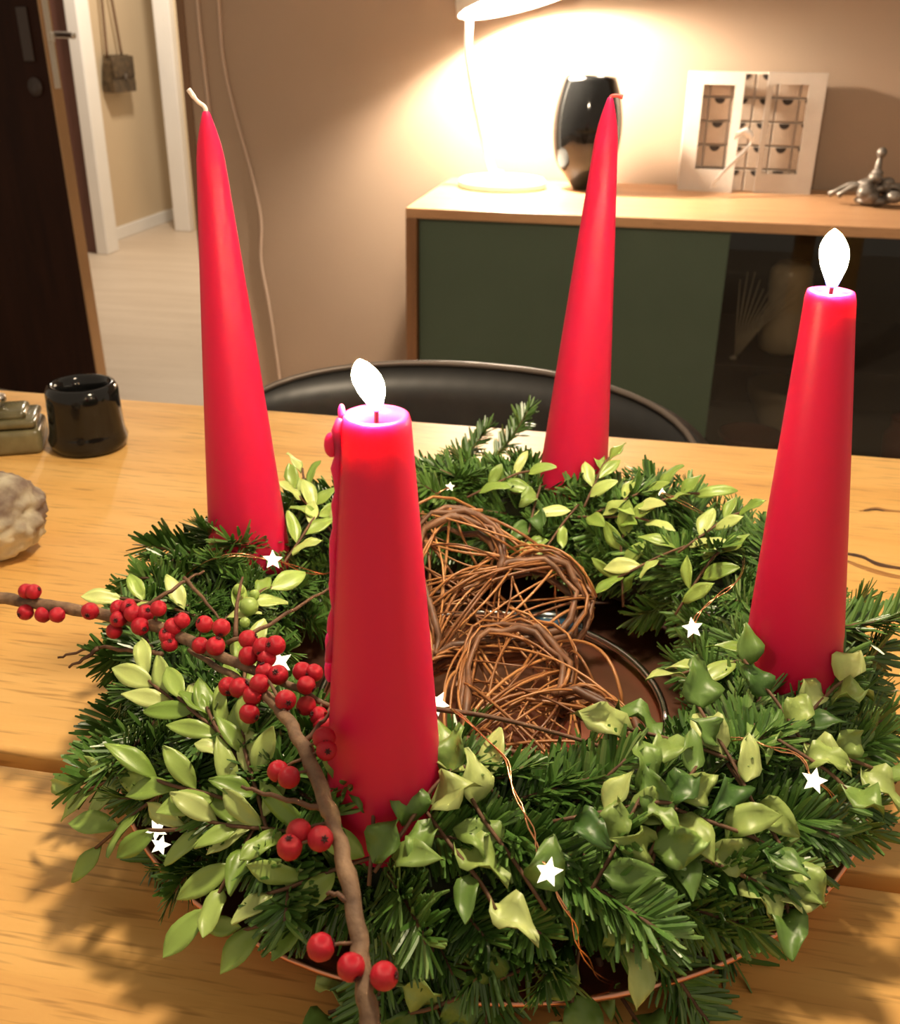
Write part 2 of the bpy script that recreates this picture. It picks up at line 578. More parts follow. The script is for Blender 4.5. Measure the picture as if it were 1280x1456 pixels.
tb((-1.35, 0.432, TZ - 0.04), (1.0, 1.042, TZ), 0.004).build('plank', M['oak'], table)
tb((-1.35, -0.18, TZ - 0.04), (1.0, 0.420, TZ), 0.004).build('plank', M['oak'], table)
for x in (-1.0, 0.7):
    tb((x - 0.05, -0.1, TZ - 0.09), (x + 0.05, 0.98, TZ - 0.04)).build('batten', M['oak'], table)
    for y in (-0.05, 0.93):
        tb((x - 0.04, y - 0.04, 0.0), (x + 0.04, y + 0.04, TZ - 0.09)).build('table_leg', M['oak'], table)


def sliver(pts, w, name, mat, h=0.0006):
    """thin lens-shaped mark let into the plank, following pixel points"""
    path = smooth_path([on_z(x, y, TZ) for x, y in pts], 5)
    k = len(path)
    vs, fs = [], []
    for i, p in enumerate(path):
        ww = w * (0.12 + math.sin(math.pi * i / (k - 1)) ** 0.7) * (0.7 + 0.6 * noise.noise(p * 55) + 0.3)
        vs += [p + Vector((0, -ww, -0.001)) - off, p + Vector((0, -ww * 0.5, h)) - off, p + Vector((0, ww * 0.5, h)) - off, p + Vector((0, ww, -0.001)) - off]
    for i in range(k - 1):
        for j in range(3):
            fs.append([i * 4 + j, i * 4 + j + 1, i * 4 + 5 + j, i * 4 + 4 + j])
    return MB().add(vs, fs).build(name, mat, table)


sliver([(1192, 786), (1225, 792), (1250, 803), (1300, 812)], 0.0035, 'crack', M['crack'], 0.0012)
sliver([(1190, 792), (1230, 808), (1275, 820), (1310, 822)], 0.006, 'knot', M['knot'])
sliver([(1222, 727), (1245, 723), (1262, 726), (1290, 729)], 0.0045, 'knot', M['knot'])
sliver([(1228, 727), (1245, 725), (1258, 727)], 0.0016, 'crack', M['crack'], 0.001)

# ------------------------------------------------------------------ chair behind the table
ch = thing('dining_chair', (-0.205, 1.08, 0.0), 'black low curved back dining chair with painted highlight along its rim behind the table', 'chair')
hw, dep, nA = 0.295, 0.17, 28
vs, fs, rim = [], [], []
for i in range(nA + 1):
    t = -1 + 2 * i / nA
    x = hw * math.sin(t * math.pi / 2)
    y = 0.17 - dep * (1 - math.cos(t * math.pi / 2)) ** 1.0 * 0.95
    zt = 0.700 - 0.055 * abs(t) ** 2.4
    zb = 0.50 + 0.05 * abs(t) ** 2
    for k in range(5):
        z = zb + (zt - zb) * k / 4
        lean = 0.05 * ((z - 0.5) / 0.24)
        vs.append((x, y + lean, z))
    rim.append((x, y + lean, zt + 0.002))
for i in range(nA):
    for k in range(4):
        fs.append([i * 5 + k, (i + 1) * 5 + k, (i + 1) * 5 + k + 1, i * 5 + k + 1])
sh = MB().add(vs, fs).build('backrest', M['black'], ch)
so = sh.modifiers.new('thickness', 'SOLIDIFY')
so.thickness = 0.022
so.offset = -1
MB().tube(rim, 0.004, 8).build('rim', M['rimhighlight'], ch)  # added tube painting a highlight along the black backrest's top edge
st = MB().lathe([(0.16, 0.415), (0.205, 0.42), (0.225, 0.44), (0.22, 0.462), (0.17, 0.47), (0.001, 0.462)], 32)
st.xf(Matrix.Translation((0, -0.03, 0))).build('seat', M['black'], ch)
for sx in (-1, 1):
    for sy in (-1, 1):
        MB().tube([(0.21 * sx, -0.03 + 0.21 * sy, 0.0), (0.14 * sx, -0.03 + 0.14 * sy, 0.425)], 0.010, 8).build('leg', M['chrome'], ch)
    MB().tube(smooth_path([(0.16 * sx, 0.06, 0.43), (0.20 * sx, 0.15, 0.47), (0.20 * sx, 0.125, 0.56)]), 0.010, 8).build('back_support', M['chrome'], ch)

# ------------------------------------------------------------------ sideboard
SZ, SF, SL, SR = 0.75, 2.28, -0.525, 1.45
sb = thing('sideboard', (SL, SF, 0.0), 'oak sideboard with green sliding door and dark glass section', 'sideboard')
so_ = Vector((SL, SF, 0))


def sbx(lo, hi, name, mat, bev=0.002, par=None):
    return MB().box(Vector(lo) - so_, Vector(hi) - so_, bev).build(name, mat, par or sb, False)


sbx((SL, SF, SZ - 0.022), (SR, WY - 0.01, SZ), 'top_panel', M['sbwood'])
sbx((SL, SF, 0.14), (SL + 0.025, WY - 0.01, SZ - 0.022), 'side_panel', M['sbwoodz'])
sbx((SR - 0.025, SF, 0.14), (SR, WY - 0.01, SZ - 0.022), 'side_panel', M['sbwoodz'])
sbx((SL + 0.025, SF, 0.14), (SR - 0.025, WY - 0.01, 0.165), 'bottom_panel', M['sbwood'])
sbx((SL + 0.025, WY - 0.03, 0.165), (SR - 0.025, WY - 0.012, SZ - 0.022), 'back_panel', M['blackin'])
xg = on_y(1041, 320, SF + 0.02).x
sbx((SL + 0.027, SF + 0.018, 0.167), (xg, SF + 0.036, SZ - 0.024), 'sliding_door', M['green'])
sbx((xg - 0.03, SF + 0.06, 0.165), (xg - 0.01, WY - 0.03, SZ - 0.022), 'divider', M['blackin'])
sbx((xg - 0.01, SF + 0.06, 0.405), (SR - 0.025, WY - 0.03, 0.42), 'shelf', M['blackin'])
sbx((xg - 0.01, SF + 0.06, 0.166), (SR - 0.025, WY - 0.03, 0.172), 'shelf', M['blackin'])
sbx((xg - 0.02, SF + 0.042, 0.167), (SR - 0.027, SF + 0.048, SZ - 0.024), 'glass_door', M['glass'])
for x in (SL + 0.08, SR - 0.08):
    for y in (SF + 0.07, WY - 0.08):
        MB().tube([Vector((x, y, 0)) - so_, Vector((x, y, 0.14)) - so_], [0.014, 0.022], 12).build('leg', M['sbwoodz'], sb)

# things behind the glass
yi = SF + 0.20
p0 = on_y(1108, 508, yi)
v = thing('cream_vase', (p0.x, yi, 0.42), 'cream waisted ceramic vase behind the sideboard glass', 'vase')
hv = on_y(1115, 372, yi).z - 0.42
MB().lathe([(0.035, 0), (0.052, 0.01), (0.058, 0.05), (0.050, 0.10), (0.044, hv * 0.55), (0.05, hv * 0.75), (0.048, hv * 0.92), (0.034, hv), (0.028, hv - 0.004), (0.03, hv * 0.9), (0.001, hv * 0.85)], 28).build('vase_body', M['cream'], v)
f0 = on_y(1037, 524, yi - 0.09)
fan = thing('straw_fan_brush', (f0.x, yi - 0.09, 0.42), 'pale fan shaped straw whisk leaning beside the cream vase', 'brush')
MB().tube([(0, 0, 0.0), (0.012, 0, f0.z - 0.42 + 0.03)], 0.006, 6).build('handle', M['palestraw'], fan)
top = on_y(1068, 420, yi - 0.03)
zb = f0.z - 0.42 + 0.02
for k in range(11):
    a = math.radians(-4 + k * 4.2)
    L_ = 0.19 + 0.02 * math.sin(k)
    MB().tube([(0.010, 0.001 * k, zb), (0.010 + L_ * 0.5 * math.sin(a), 0.001 * k, zb + L_ * 0.5), (0.012 + L_ * math.sin(a) * 1.05, 0.001 * k, zb + L_ * math.cos(a))], [0.002, 0.0018, 0.001], 4).build('bristle', M['palestraw'], fan)
p0 = on_y(1105, 600, yi + 0.14)
bw = thing('cream_bowl', (p0.x, yi + 0.14, 0.172), 'shallow cream bowl on lower shelf behind the sideboard glass', 'bowl')
zbw = on_y(1105, 600, yi).z - 0.172
MB().lathe([(0.04, 0), (0.04, 0.01), (0.06, 0.05), (0.085, 0.10), (0.088, 0.125), (0.083, 0.125), (0.06, 0.06), (0.001, 0.03)], 28).build('bowl_body', M['cream'], bw)
p0 = on_y(1066, 628, yi - 0.05)
tr = thing('red_glazed_dish', (p0.x, yi - 0.05, 0.172), 'dark red glazed dish in front of the cream bowl', 'dish')
MB().lathe([(0.05, 0), (0.06, 0.01), (0.075, 0.045), (0.078, 0.055), (0.072, 0.054), (0.05, 0.015), (0.001, 0.012)], 24).build('dish_body', M['terracotta'], tr)
p0 = on_y(1288, 555, yi)
jg = thing('pale_jug', (p0.x + 0.03, yi, 0.42), 'pale jug at far end behind the sideboard glass', 'jug')
MB().lathe([(0.035, 0), (0.05, 0.02), (0.055, 0.07), (0.04, 0.12), (0.035, 0.14), (0.031, 0.14), (0.001, 0.1)], 24).build('jug_body', M['cream'], jg)
MB().tube(smooth_path([(0.05, 0, 0.04), (0.085, 0, 0.07), (0.07, 0, 0.12), (0.035, 0, 0.125)]), 0.006, 6).build('handle', M['cream'], jg)
p0 = on_y(1274, 628, yi - 0.05)
rj = thing('red_glass_jar', (p0.x + 0.01, yi - 0.05, 0.172), 'dark red glass jar on lower shelf under the pale jug', 'jar')
MB().lathe([(0.03, 0), (0.04, 0.01), (0.042, 0.08), (0.03, 0.10), (0.03, 0.115), (0.001, 0.116)], 24).build('jar_body', M['terracotta'], rj)
MB().lathe([(0.032, 0.116), (0.033, 0.125), (0.012, 0.132), (0.012, 0.142), (0.001, 0.145)], 20).build('lid', M['terracotta'], rj)

# table lamp
lb = on_y(714, 265, 2.68)
lp = thing('table_lamp', (lb.x, 2.68, SZ), 'white table lamp with tilted shade and curved stem on sideboard', 'lamp')
MB().lathe([(0.108, 0.0), (0.112, 0.004), (0.112, 0.014), (0.106, 0.022), (0.02, 0.032), (0.001, 0.033)], 40).build('lamp_base', M['lampwhite'], lp)
stem_px = [(700, 240), (684, 180), (672, 120), (666, 75), (667, 36), (672, -10), (690, -60)]
sp_ = [Vector((0.0, 0, 0.03))] + [on_y(x, y, 2.68) - Vector((lb.x, 2.68, SZ)) for x, y in stem_px]
MB().tube(smooth_path(sp_, 6), 0.0095, 10).build('stem', M['lampwhite'], lp)
# shade: open cone, axis tilted so that its mouth looks down to the right and a little forwards
sc = on_y(738, 2, 2.66) - Vector((lb.x, 2.68, SZ))
ax = Vector((0.24, -0.10, -0.93)).normalized()
rotq = Vector((0, 0, -1)).rotation_difference(ax)
SM = Matrix.Translation(sc) @ rotq.to_matrix().to_4x4()
shd = MB().lathe([(0.150, 0.0), (0.147, 0.03), (0.128, 0.085), (0.09, 0.135), (0.05, 0.155), (0.03, 0.175), (0.028, 0.171), (0.048, 0.150), (0.087, 0.130), (0.124, 0.083), (0.143, 0.03), (0.146, 0.0)], 48, closed=False)
shd.f += [[11 * 48 + j, 11 * 48 + (j + 1) % 48, (j + 1) % 48, j] for j in range(48)]
shd.xf(SM).build('lamp_shade', M['lampwhite'], lp)
MB().lathe([(0.03, 0.173), (0.03, 0.19), (0.001, 0.192)], 20).xf(SM).build('shade_cap', M['lampwhite'], lp)
MB().ball((0, 0, 0.105), 0.026, 16, 10).xf(SM).build('bulb', M['bulb'], lp)
lamp('sideboard_lamp_light', 'POINT', lp.location + SM @ Vector((0, 0, 0.066)), 66.0, (1.0, 0.87, 0.68), 0.03)

# black vase
vb = on_y(830, 263, 2.70)
vz = thing('black_vase', (vb.x, 2.70, SZ), 'glossy black egg shaped vase beside the lit lamp', 'vase')
hgt = on_y(838, 107, 2.70).z - SZ
pr = []
for i in range(25):
    t = i / 24
    r = 0.086 * (math.sin(math.pi * (0.14 + 0.62 * t ** 0.92)) ** 0.85) * (1.0 if t < 0.9 else 1.0)
    pr.append((r * (0.62 + 0.38 * min(1, t / 0.22)) if t < 0.22 else r, t * hgt))
pr += [(pr[-1][0] - 0.006, hgt - 0.001), (pr[-1][0] - 0.004, hgt * 0.85), (0.001, hgt * 0.8)]
vmb = MB().lathe(pr, 40)
vmb.v = [(x, y, z - (0.02 * (x + 0.05) if z > hgt * 0.9 else 0)) for x, y, z in vmb.v]
vmb.build('vase_body', M['glaze'], vz)

# cardboard drawer calendar with two window panels
yc = 2.76
cl_ = on_y(965, 255, yc)
cr = on_y(1152, 255, yc)
W = cr.x - cl_.x
cal = thing('advent_calendar', (cl_.x, yc, SZ), 'white cardboard drawer calendar with two framed window panels', 'calendar')
H = on_y(1055, 103, yc).z - SZ
MB().box((0, 0.012, 0), (W, 0.075, H), 0.002).build('box_body', M['card'], cal, False)
cols, rows = 6, 5
cw, rh = W / cols, H / rows
dm = MB().box((0.002, 0, 0.002), (cw - 0.002, 0.016, rh - 0.002), 0.0015).mesh('drawer_front', M['drawer'], False)
nm = MB()
n = 12
nm.add([(cw / 2 + 0.013 * math.cos(math.pi + math.pi * i / n), -0.0006, rh - 0.003 + 0.013 * math.sin(math.pi + math.pi * i / n)) for i in range(n + 1)]
       + [(cw / 2 + 0.013 * math.cos(math.pi + math.pi * i / n), 0.004, rh - 0.003 + 0.013 * math.sin(math.pi + math.pi * i / n)) for i in range(n + 1)],
       [list(range(n + 1)), list(range(2 * n + 1, n, -1))] + [[i + 1, i, i + n + 1, i + n + 2] for i in range(n)])
nme = nm.mesh('finger_notch', M['notch'], False)
for i in range(cols):
    for j in range(rows):
        d = inst('drawer', dm, cal, Matrix.Translation((i * cw, 0, j * rh)))
        inst('finger_notch', nme, d, Matrix.Identity(4))


def panel(x0, x1, wx0, wx1, wz0, wz1, name, ang, hinge):
    mb = MB()
    t = 0.004
    mb.box((x0, -t, 0), (wx0, 0, H + 0.002))
    mb.box((wx1, -t, 0), (x1, 0, H + 0.002))
    mb.box((wx0, -t, 0), (wx1, 0, wz0))
    mb.box((wx0, -t, wz1), (wx1, 0, H + 0.002))
    mb.xf(Matrix.Translation((hinge, -0.003, 0)) @ Matrix.Rotation(ang, 4, 'Z') @ Matrix.Translation((-hinge, 0, 0)))
    return mb.build(name, M['card'], cal, False)


def lx(px, py):
    return on_y(px, py, yc).x - cl_.x


def lz(px, py):
    return on_y(px, py, yc).z - SZ


panel(0.0, lx(1052, 180), lx(995, 180), lx(1039, 180), lz(1020, 240), lz(1020, 120), 'window_panel', math.radians(-9), 0.0)
panel(lx(1083, 180), W + 0.004, lx(1091, 180), lx(1142, 180), lz(1115, 247), lz(1115, 120), 'window_panel', math.radians(2), W)

rb0 = on_y(1013, 262, 2.66)
rib = thing('ribbon_tag', (rb0.x, 2.66, SZ), 'white satin ribbon tag leaning in front of the cardboard calendar', 'ribbon')
pts = [on_y(x, y, yy) - Vector((rb0.x, 2.66, SZ)) for x, y, yy in ((1012, 263, 2.64), (1035, 238, 2.68), (1062, 212, 2.72), (1070, 198, 2.722), (1060, 187, 2.72), (1045, 194, 2.71))]
pth = smooth_path(pts, 5)
vs, fs = [], []
for i, p in enumerate(pth):
    w_ = 0.009
    vs += [p + Vector((0.3 * w_, 0, w_)), p + Vector((-0.3 * w_, 0, -w_)), p + Vector((-0.3 * w_, -0.0015, -w_)), p + Vector((0.3 * w_, -0.0015, w_))]
for i in range(len(pth) - 1):
    for j in range(4):
        fs.append([i * 4 + j, i * 4 + (j + 1) % 4, i * 4 + 4 + (j + 1) % 4, i * 4 + 4 + j])
zmin = min(p[2] for p in vs)
MB().add([Vector(p) - Vector((0, 0, min(0, zmin))) for p in vs], fs).build('ribbon_strip', M['ribbon'], rib)

# pewter sprig ornament
o0 = on_y(1240, 285, 2.60)
orn = thing('pewter_ornament', (o0.x, 2.60, SZ), 'grey pewter ornament of knotted sprigs at calendar end of sideboard', 'ornament')
rnd = random.Random(3)
mb = MB()
for k in range(26):
    a = rnd.uniform(0, 6.28)
    rr = rnd.uniform(0.0, 0.06)
    z = rnd.uniform(0.015, 0.085 - rr * 0.9)
    mb.ball((rr * math.cos(a), rr * 0.6 * math.sin(a), z), rnd.uniform(0.012, 0.02), 8, 6, (1, 0.9, rnd.uniform(0.6, 1)))
mb.ball((0, 0, 0.012), 0.03, 10, 6, (1.4, 1, 0.4))
mb.build('sprig_cluster', M['pewter'], orn)
for ang, ln in ((2.9, 0.10), (3.3, 0.08), (0.1, 0.12), (0.4, 0.10), (1.4, 0.02), (-0.3, 0.09)):
    z1 = 0.02 if ln > 0.05 else 0.11
    MB().tube(smooth_path([(0, 0, 0.035), (ln * 0.5 * math.cos(ang), 0.3 * ln * math.sin(ang), 0.045 if z1 < 0.05 else 0.09), (ln * math.cos(ang), 0.4 * ln * math.sin(ang), z1)], 4), [0.010, 0.009, 0.009, 0.008, 0.008, 0.007, 0.006, 0.006, 0.007], 6).build('sprig_arm', M['pewter'], orn)
MB().ball((0.003, 0, 0.118), 0.012, 8, 6).build('finial', M['pewter'], orn)

# ------------------------------------------------------------------ small things on the left of the table
hb = on_z(128, 634, TZ)
ho = thing('tealight_holder', (hb.x, hb.y, TZ), 'glossy black ceramic tealight holder standing on the oak table', 'candle holder')
MB().lathe([(0.030, 0.0), (0.0345, 0.003), (0.036, 0.010), (0.034, 0.016), (0.0335, 0.022), (0.0325, 0.045), (0.0325, 0.054), (0.0295, 0.0595), (0.026, 0.060), (0.0225, 0.057), (0.0215, 0.048), (0.0225, 0.03), (0.001, 0.028)], 40).xf(Matrix.Diagonal((1.1, 1.1, 1.14, 1))).build('holder_body', M['glaze'], ho)

gb = on_z(8, 636, TZ)
gx = thing('smoky_glass_box', (gb.x, gb.y, TZ), 'smoky olive glass box with knobbed lid beside the black holder', 'box')
gx.rotation_euler = (0, 0, math.radians(24))
MB().box((-0.055, -0.028, 0.0), (0.040, 0.030, 0.026), 0.006, 3).build('box_base', M['oliveglass'], gx)
ld = MB().box((-0.053, -0.026, 0.027), (0.037, 0.028, 0.036), 0.004, 3)
ld.box((-0.045, -0.02, 0.034), (0.028, 0.02, 0.044), 0.005, 3)
ldo = ld.build('box_lid', M['oliveglass'], gx)
MB().lathe([(0.006, 0.043), (0.005, 0.047), (0.0095, 0.051), (0.009, 0.056), (0.001, 0.059)], 16).build('knob', M['steel'], ldo)

rk = on_z(-8, 782, TZ)
bm = bmesh.new()
bmesh.ops.create_icosphere(bm, subdivisions=5, radius=1)
for vv in bm.verts:
    p = vv.co.copy()
    d = 1 + 0.20 * noise.noise(p * 1.5) + 0.13 * noise.noise(p * 3.7) + 0.07 * abs(noise.noise(p * 8)) + 0.03 * noise.noise(p * 19)
    q = Vector((p.x * 0.052, p.y * 0.036, p.z * 0.034)) * d
    vv.co = q
zm = min(vv.co.z for vv in bm.verts)
rock = MB()
bm.verts.index_update()
rock.add([vv.co - Vector((0, 0, zm + 0.004)) for vv in bm.verts], [[vv.index for vv in f.verts] for f in bm.faces])
rock.v = [(x, y, max(z, 0.0)) for x, y, z in rock.v]
bm.free()
ro = rock.build('lichen_stone', M['rock'], None, loc=(rk.x, rk.y, TZ))
tag(ro, 'rough grey stone with pale green lichen on the oak table', 'stone')

# ------------------------------------------------------------------ copper tray
PC = Vector((-0.067, 0.517, TZ))
tray = thing('copper_tray', PC, 'round copper tray under the green wreath', 'tray')
MB().lathe([(0.150, 0.0), (0.165, 0.002), (0.195, 0.006), (0.215, 0.0135), (0.2212, 0.0185), (0.2222, 0.0195), (0.2202, 0.0205), (0.2165, 0.0175), (0.195, 0.0105), (0.166, 0.0060), (0.150, 0.005), (0.001, 0.005)], 96).build('tray_dish', M['copper'], tray)
rimc = MB()
rimc.tube([(0.2215 * math.cos(2 * math.pi * i / 96), 0.2215 * math.sin(2 * math.pi * i / 96), 0.0200) for i in range(97)], 0.0018, 8)
rimc.build('rolled_rim', M['copper'], tray)

# ------------------------------------------------------------------ the wreath
WC = Vector((-0.067, 0.521, 0.757))
R0, RT_ = 0.174, 0.041


def inside(p, r):
    d = math.hypot(p.x - WC.x, p.y - WC.y) - R0
    return math.hypot(d, (p.z - WC.z)) < r


def surf(px, py, lift=0.0):
    """where a pixel's ray first meets the wreath (or the tray beside it)"""
    r = ray(px, py)
    t = 0.25
    while t < 1.2:
        p = CAM + r * t
        if inside(p, RT_ + lift) or p.z < TZ + 0.012:
            return p
        t += 0.002
    return CAM + r * 0.55


def normal_at(p):
    d = Vector((p.x - WC.x, p.y - WC.y, 0))
    if d.length < 1e-5:
        return Vector((0, 0, 1))
    c = d.normalized() * R0
    return (Vector((d.x - c.x, d.y - c.y, p.z - WC.z))).normalized()


wr = thing('advent_wreath', (WC.x, WC.y, TZ + 0.006), 'round advent wreath of fir and leafy green sprigs on copper tray', 'wreath')
WO = wr.location.copy()
core = MB()
nn, mm = 72, 16
for i in range(nn):
    for j in range(mm):
        a, b_ = 2 * math.pi * i / nn, 2 * math.pi * j / mm
        rr = 0.033 + 0.004 * noise.noise(Vector((math.cos(a) * 6, math.sin(a) * 6, b_ * 2)))
        core.v.append(((R0 + rr * math.cos(b_)) * math.cos(a), (R0 + rr * math.cos(b_)) * math.sin(a), WC.z - WO.z + rr * math.sin(b_) * 1.1))
for i in range(nn):
    for j in range(mm):
        core.f.append([i * mm + j, ((i + 1) % nn) * mm + j, ((i + 1) % nn) * mm + (j + 1) % mm, i * mm + (j + 1) % mm])
zlo = min(p[2] for p in core.v)
core.v = [(x, y, max(z, -0.0 + 0.001)) for x, y, z in core.v]
core.build('wreath_core', M['core'], wr)


def needle(mb, p, d, n, L, w, bend):
    """one flat blunt needle, triangular section, from p along d, face towards n"""
    d = d.normalized()
    s = d.cross(n).normalized()
    n = s.cross(d)
    vs = []
    st_ = ((0.0, 0.45), (0.25, 1.0), (0.75, 1.0), (1.0, 0.5))
    for t, ww in st_:
        c = p + d * (L * t) + n * (bend * L * t * t)
        vs += [c - s * (w * ww * 0.5), c + n * (w * ww * 0.28), c + s * (w * ww * 0.5)]
    fs = []
    for i in range(3):
        for j in range(3):
            q = (j + 1) % 3
            fs.append([i * 3 + j, i * 3 + q, i * 3 + 3 + q, i * 3 + 3 + j])
    fs += [[2, 1, 0], [9, 10, 11]]
    mb.add(vs, fs)


def fir_variant(seed):
    rnd = random.Random(seed)
    L = rnd.uniform(0.050, 0.066)
    curve = rnd.uniform(-0.1, 0.2)

    def ax_(t):
        return Vector((L * t, rnd_side * L * t * t, curve * L * t * t))
    rnd_side = rnd.uniform(-0.18, 0.18)
    stem = MB().tube([ax_(i / 6) for i in range(7)], [0.0017 - 0.0009 * i / 6 for i in range(7)], 5)
    nd = MB()
    N = 120
    for k in range(N):
        t = 0.06 + 0.94 * (k + rnd.random()) / N
        p = ax_(t)
        side = -1 if k % 2 else 1
        elev = abs(rnd.gauss(0.35, 0.38)) * (1 if rnd.random() < 0.85 else -0.4)
        fwd = rnd.uniform(0.45, 0.85) + (1.3 * max(0, t - 0.85) / 0.15)
        d = Vector((fwd, side * math.cos(elev), math.sin(elev))) + Vector([rnd.uniform(-0.09, 0.09) for _ in range(3)])
        ln = rnd.uniform(0.016, 0.0225) * (0.75 + 0.35 * math.sin(math.pi * min(1, t * 0.9 + 0.1)))
        needle(nd, p, d, Vector((0.2, -0.4 * side * math.sin(elev), 1)), ln, rnd.uniform(0.0020, 0.0027), rnd.uniform(-0.10, 0.16))
    return stem.mesh('fir_stem', M['twig']), nd.mesh('fir_needles', M['needle'], False)


VAR = [fir_variant(s) for s in range(9)]


def basis(p, d, n):
    d = d.normalized()
    s = n.cross(d).normalized()
    n2 = d.cross(s)
    mt = Matrix((d, s, n2)).transposed().to_4x4()
    mt.translation = p
    return mt


def lift_clear(mt, me):
    """raise a piece that would dip into the tray or table"""
    z = min((mt @ v.co).z for v in list(me.vertices)[::3]) + WO.z
    lim = TZ + 0.0075
    if z < lim:
        mt = Matrix.Translation((0, 0, lim - z)) @ mt
    return mt


rnd = random.Random(11)
NS = 285
for k in range(NS):
    # golden-angle spread over the ring and over the tube from inner side to outer side
    ring = 2 * math.pi * ((k * 0.61803398875) % 1.0)
    u = ((k * 0.7548776662) % 1.0)
    psi = math.radians(-12 + 205 * u)            # 0 = outward, 90 = up, 180 = inward
    psi = psi if psi < math.radians(200) else math.radians(195)
    out = Vector((math.cos(ring), math.sin(ring), 0))
    tan = Vector((-math.sin(ring), math.cos(ring), 0))     # bound round the ring in one sense
    nrm = out * math.cos(psi) + Vector((0, 0, 1)) * math.sin(psi)
    rr = rnd.uniform(0.029, 0.037) * (1.0 if psi < 1.6 else 1.0 - 0.30 * min(1.0, (psi - 1.6) / 0.9)) * (0.82 if psi < 0.5 else 1.0)
    c = Vector((0, 0, WC.z - WO.z)) + out * (R0 + rr * math.cos(psi)) + Vector((0, 0, rr * math.sin(psi)))
    sgn = 1 if rnd.random() < 0.8 else -1
    d = tan * sgn * rnd.uniform(0.55, 1.0) + nrm * rnd.uniform(0.06, 0.32) + (out * math.cos(psi)) * (rnd.uniform(-0.1, 0.3) if psi < 0.7 else rnd.uniform(0.1, 0.55) if psi < 1.7 else rnd.uniform(-0.1, 0.15)) + Vector((0, 0, rnd.uniform(-0.1, 0.12)))
    if psi < math.radians(35):
        d += Vector((0, 0, 0.22))
    fr = max(0.0, -out.y - 0.35) * 1.5 * (1.0 if out.x > -0.5 else 0.3)     # the near side spreads wide over the tray edge
    if psi < 0.9 and fr > 0:
        d += (out * rnd.uniform(0.2, 0.9) + Vector((0, 0, -0.35))) * fr
        c += out * (0.012 * fr)
    mt = basis(c - d.normalized() * 0.022, d, nrm) @ Matrix.Rotation(rnd.uniform(-0.5, 0.5), 4, 'X') @ Matrix.Diagonal((rnd.uniform(0.85, 1.12) * (0.86 if psi < 0.5 else 1.0),) * 3).to_4x4()
    st_m, nd_m = VAR[k % len(VAR)]
    mt = lift_clear(mt, nd_m)
    s_ = inst('fir_sprig', st_m, wr, mt)
    ni = inst('needles', nd_m, s_, Matrix.Identity(4))
    ni['kind'] = 'stuff'


# inner layer of the same greenery, too buried to tell sprigs apart
fill = MB()
for k in range(150):
    ring = 2 * math.pi * ((k * 0.61803398875 + 0.31) % 1.0)
    psi = math.radians(-25 + 225 * ((k * 0.7548776662 + 0.5) % 1.0))
    out = Vector((math.cos(ring), math.sin(ring), 0))
    tan = Vector((-math.sin(ring), math.cos(ring), 0))
    nrm = out * math.cos(psi) + Vector((0, 0, 1)) * math.sin(psi)
    r3 = 0.027 if psi < 1.6 else 0.020
    c = Vector((0, 0, WC.z - WO.z)) + out * (R0 + r3 * math.cos(psi)) + Vector((0, 0, r3 * math.sin(psi)))
    d = tan * rnd.uniform(0.4, 1.0) + nrm * rnd.uniform(0.2, 0.6) + out * math.cos(psi) * rnd.uniform(0, 0.5)
    if psi < math.radians(25):
        d += Vector((0, 0, 0.25))
    mt = basis(c - d.normalized() * 0.02, d, nrm)
    me = VAR[k % len(VAR)][1]
    mt = lift_clear(mt, me)
    fill.add([mt @ v.co for v in me.vertices], [list(p.vertices) for p in me.polygons])
fl_o = fill.build('inner_greenery', M['needle'], wr, False)
fl_o['kind'] = 'stuff'


# a few stray sprigs that stick out over the tray
def stray(px, py, tx, ty, dz0, dz1, v_, sc_=1.0):
    p = surf(px, py) + Vector((0, 0, dz0))
    q = at_dist(tx, ty, depth(p)) + Vector((0, 0, dz1))
    mt = basis(p - WO, q - p, Vector((0, 0, 1))) @ Matrix.Diagonal((sc_,) * 3).to_4x4()
    s_ = inst('fir_sprig', VAR[v_][0], wr, mt)
    inst('needles', VAR[v_][1], s_, Matrix.Identity(4))['kind'] = 'stuff'


for a in ((270, 1210, 250, 1340, 0.0, -0.004, 0), (240, 1200, 190, 1280, 0.0, 0.0, 3), (1140, 905, 1245, 898, 0.004, 0.004, 2), (700, 660, 745, 622, 0.004, 0.01, 5), (640, 675, 690, 640, 0.004, 0.008, 1), (700, 1360, 690, 1440, 0.004, 0, 7), (850, 1370, 870, 1450, 0.004, 0, 4), (930, 1340, 975, 1430, 0.004, 0, 1), (620, 1340, 600, 1425, 0.004, 0, 2), (560, 1320, 545, 1405, 0.004, 0, 0), (1010, 1320, 1050, 1385, 0.004, 0, 6), (780, 1370, 760, 1450, 0.004, 0, 3)):
    stray(*a)


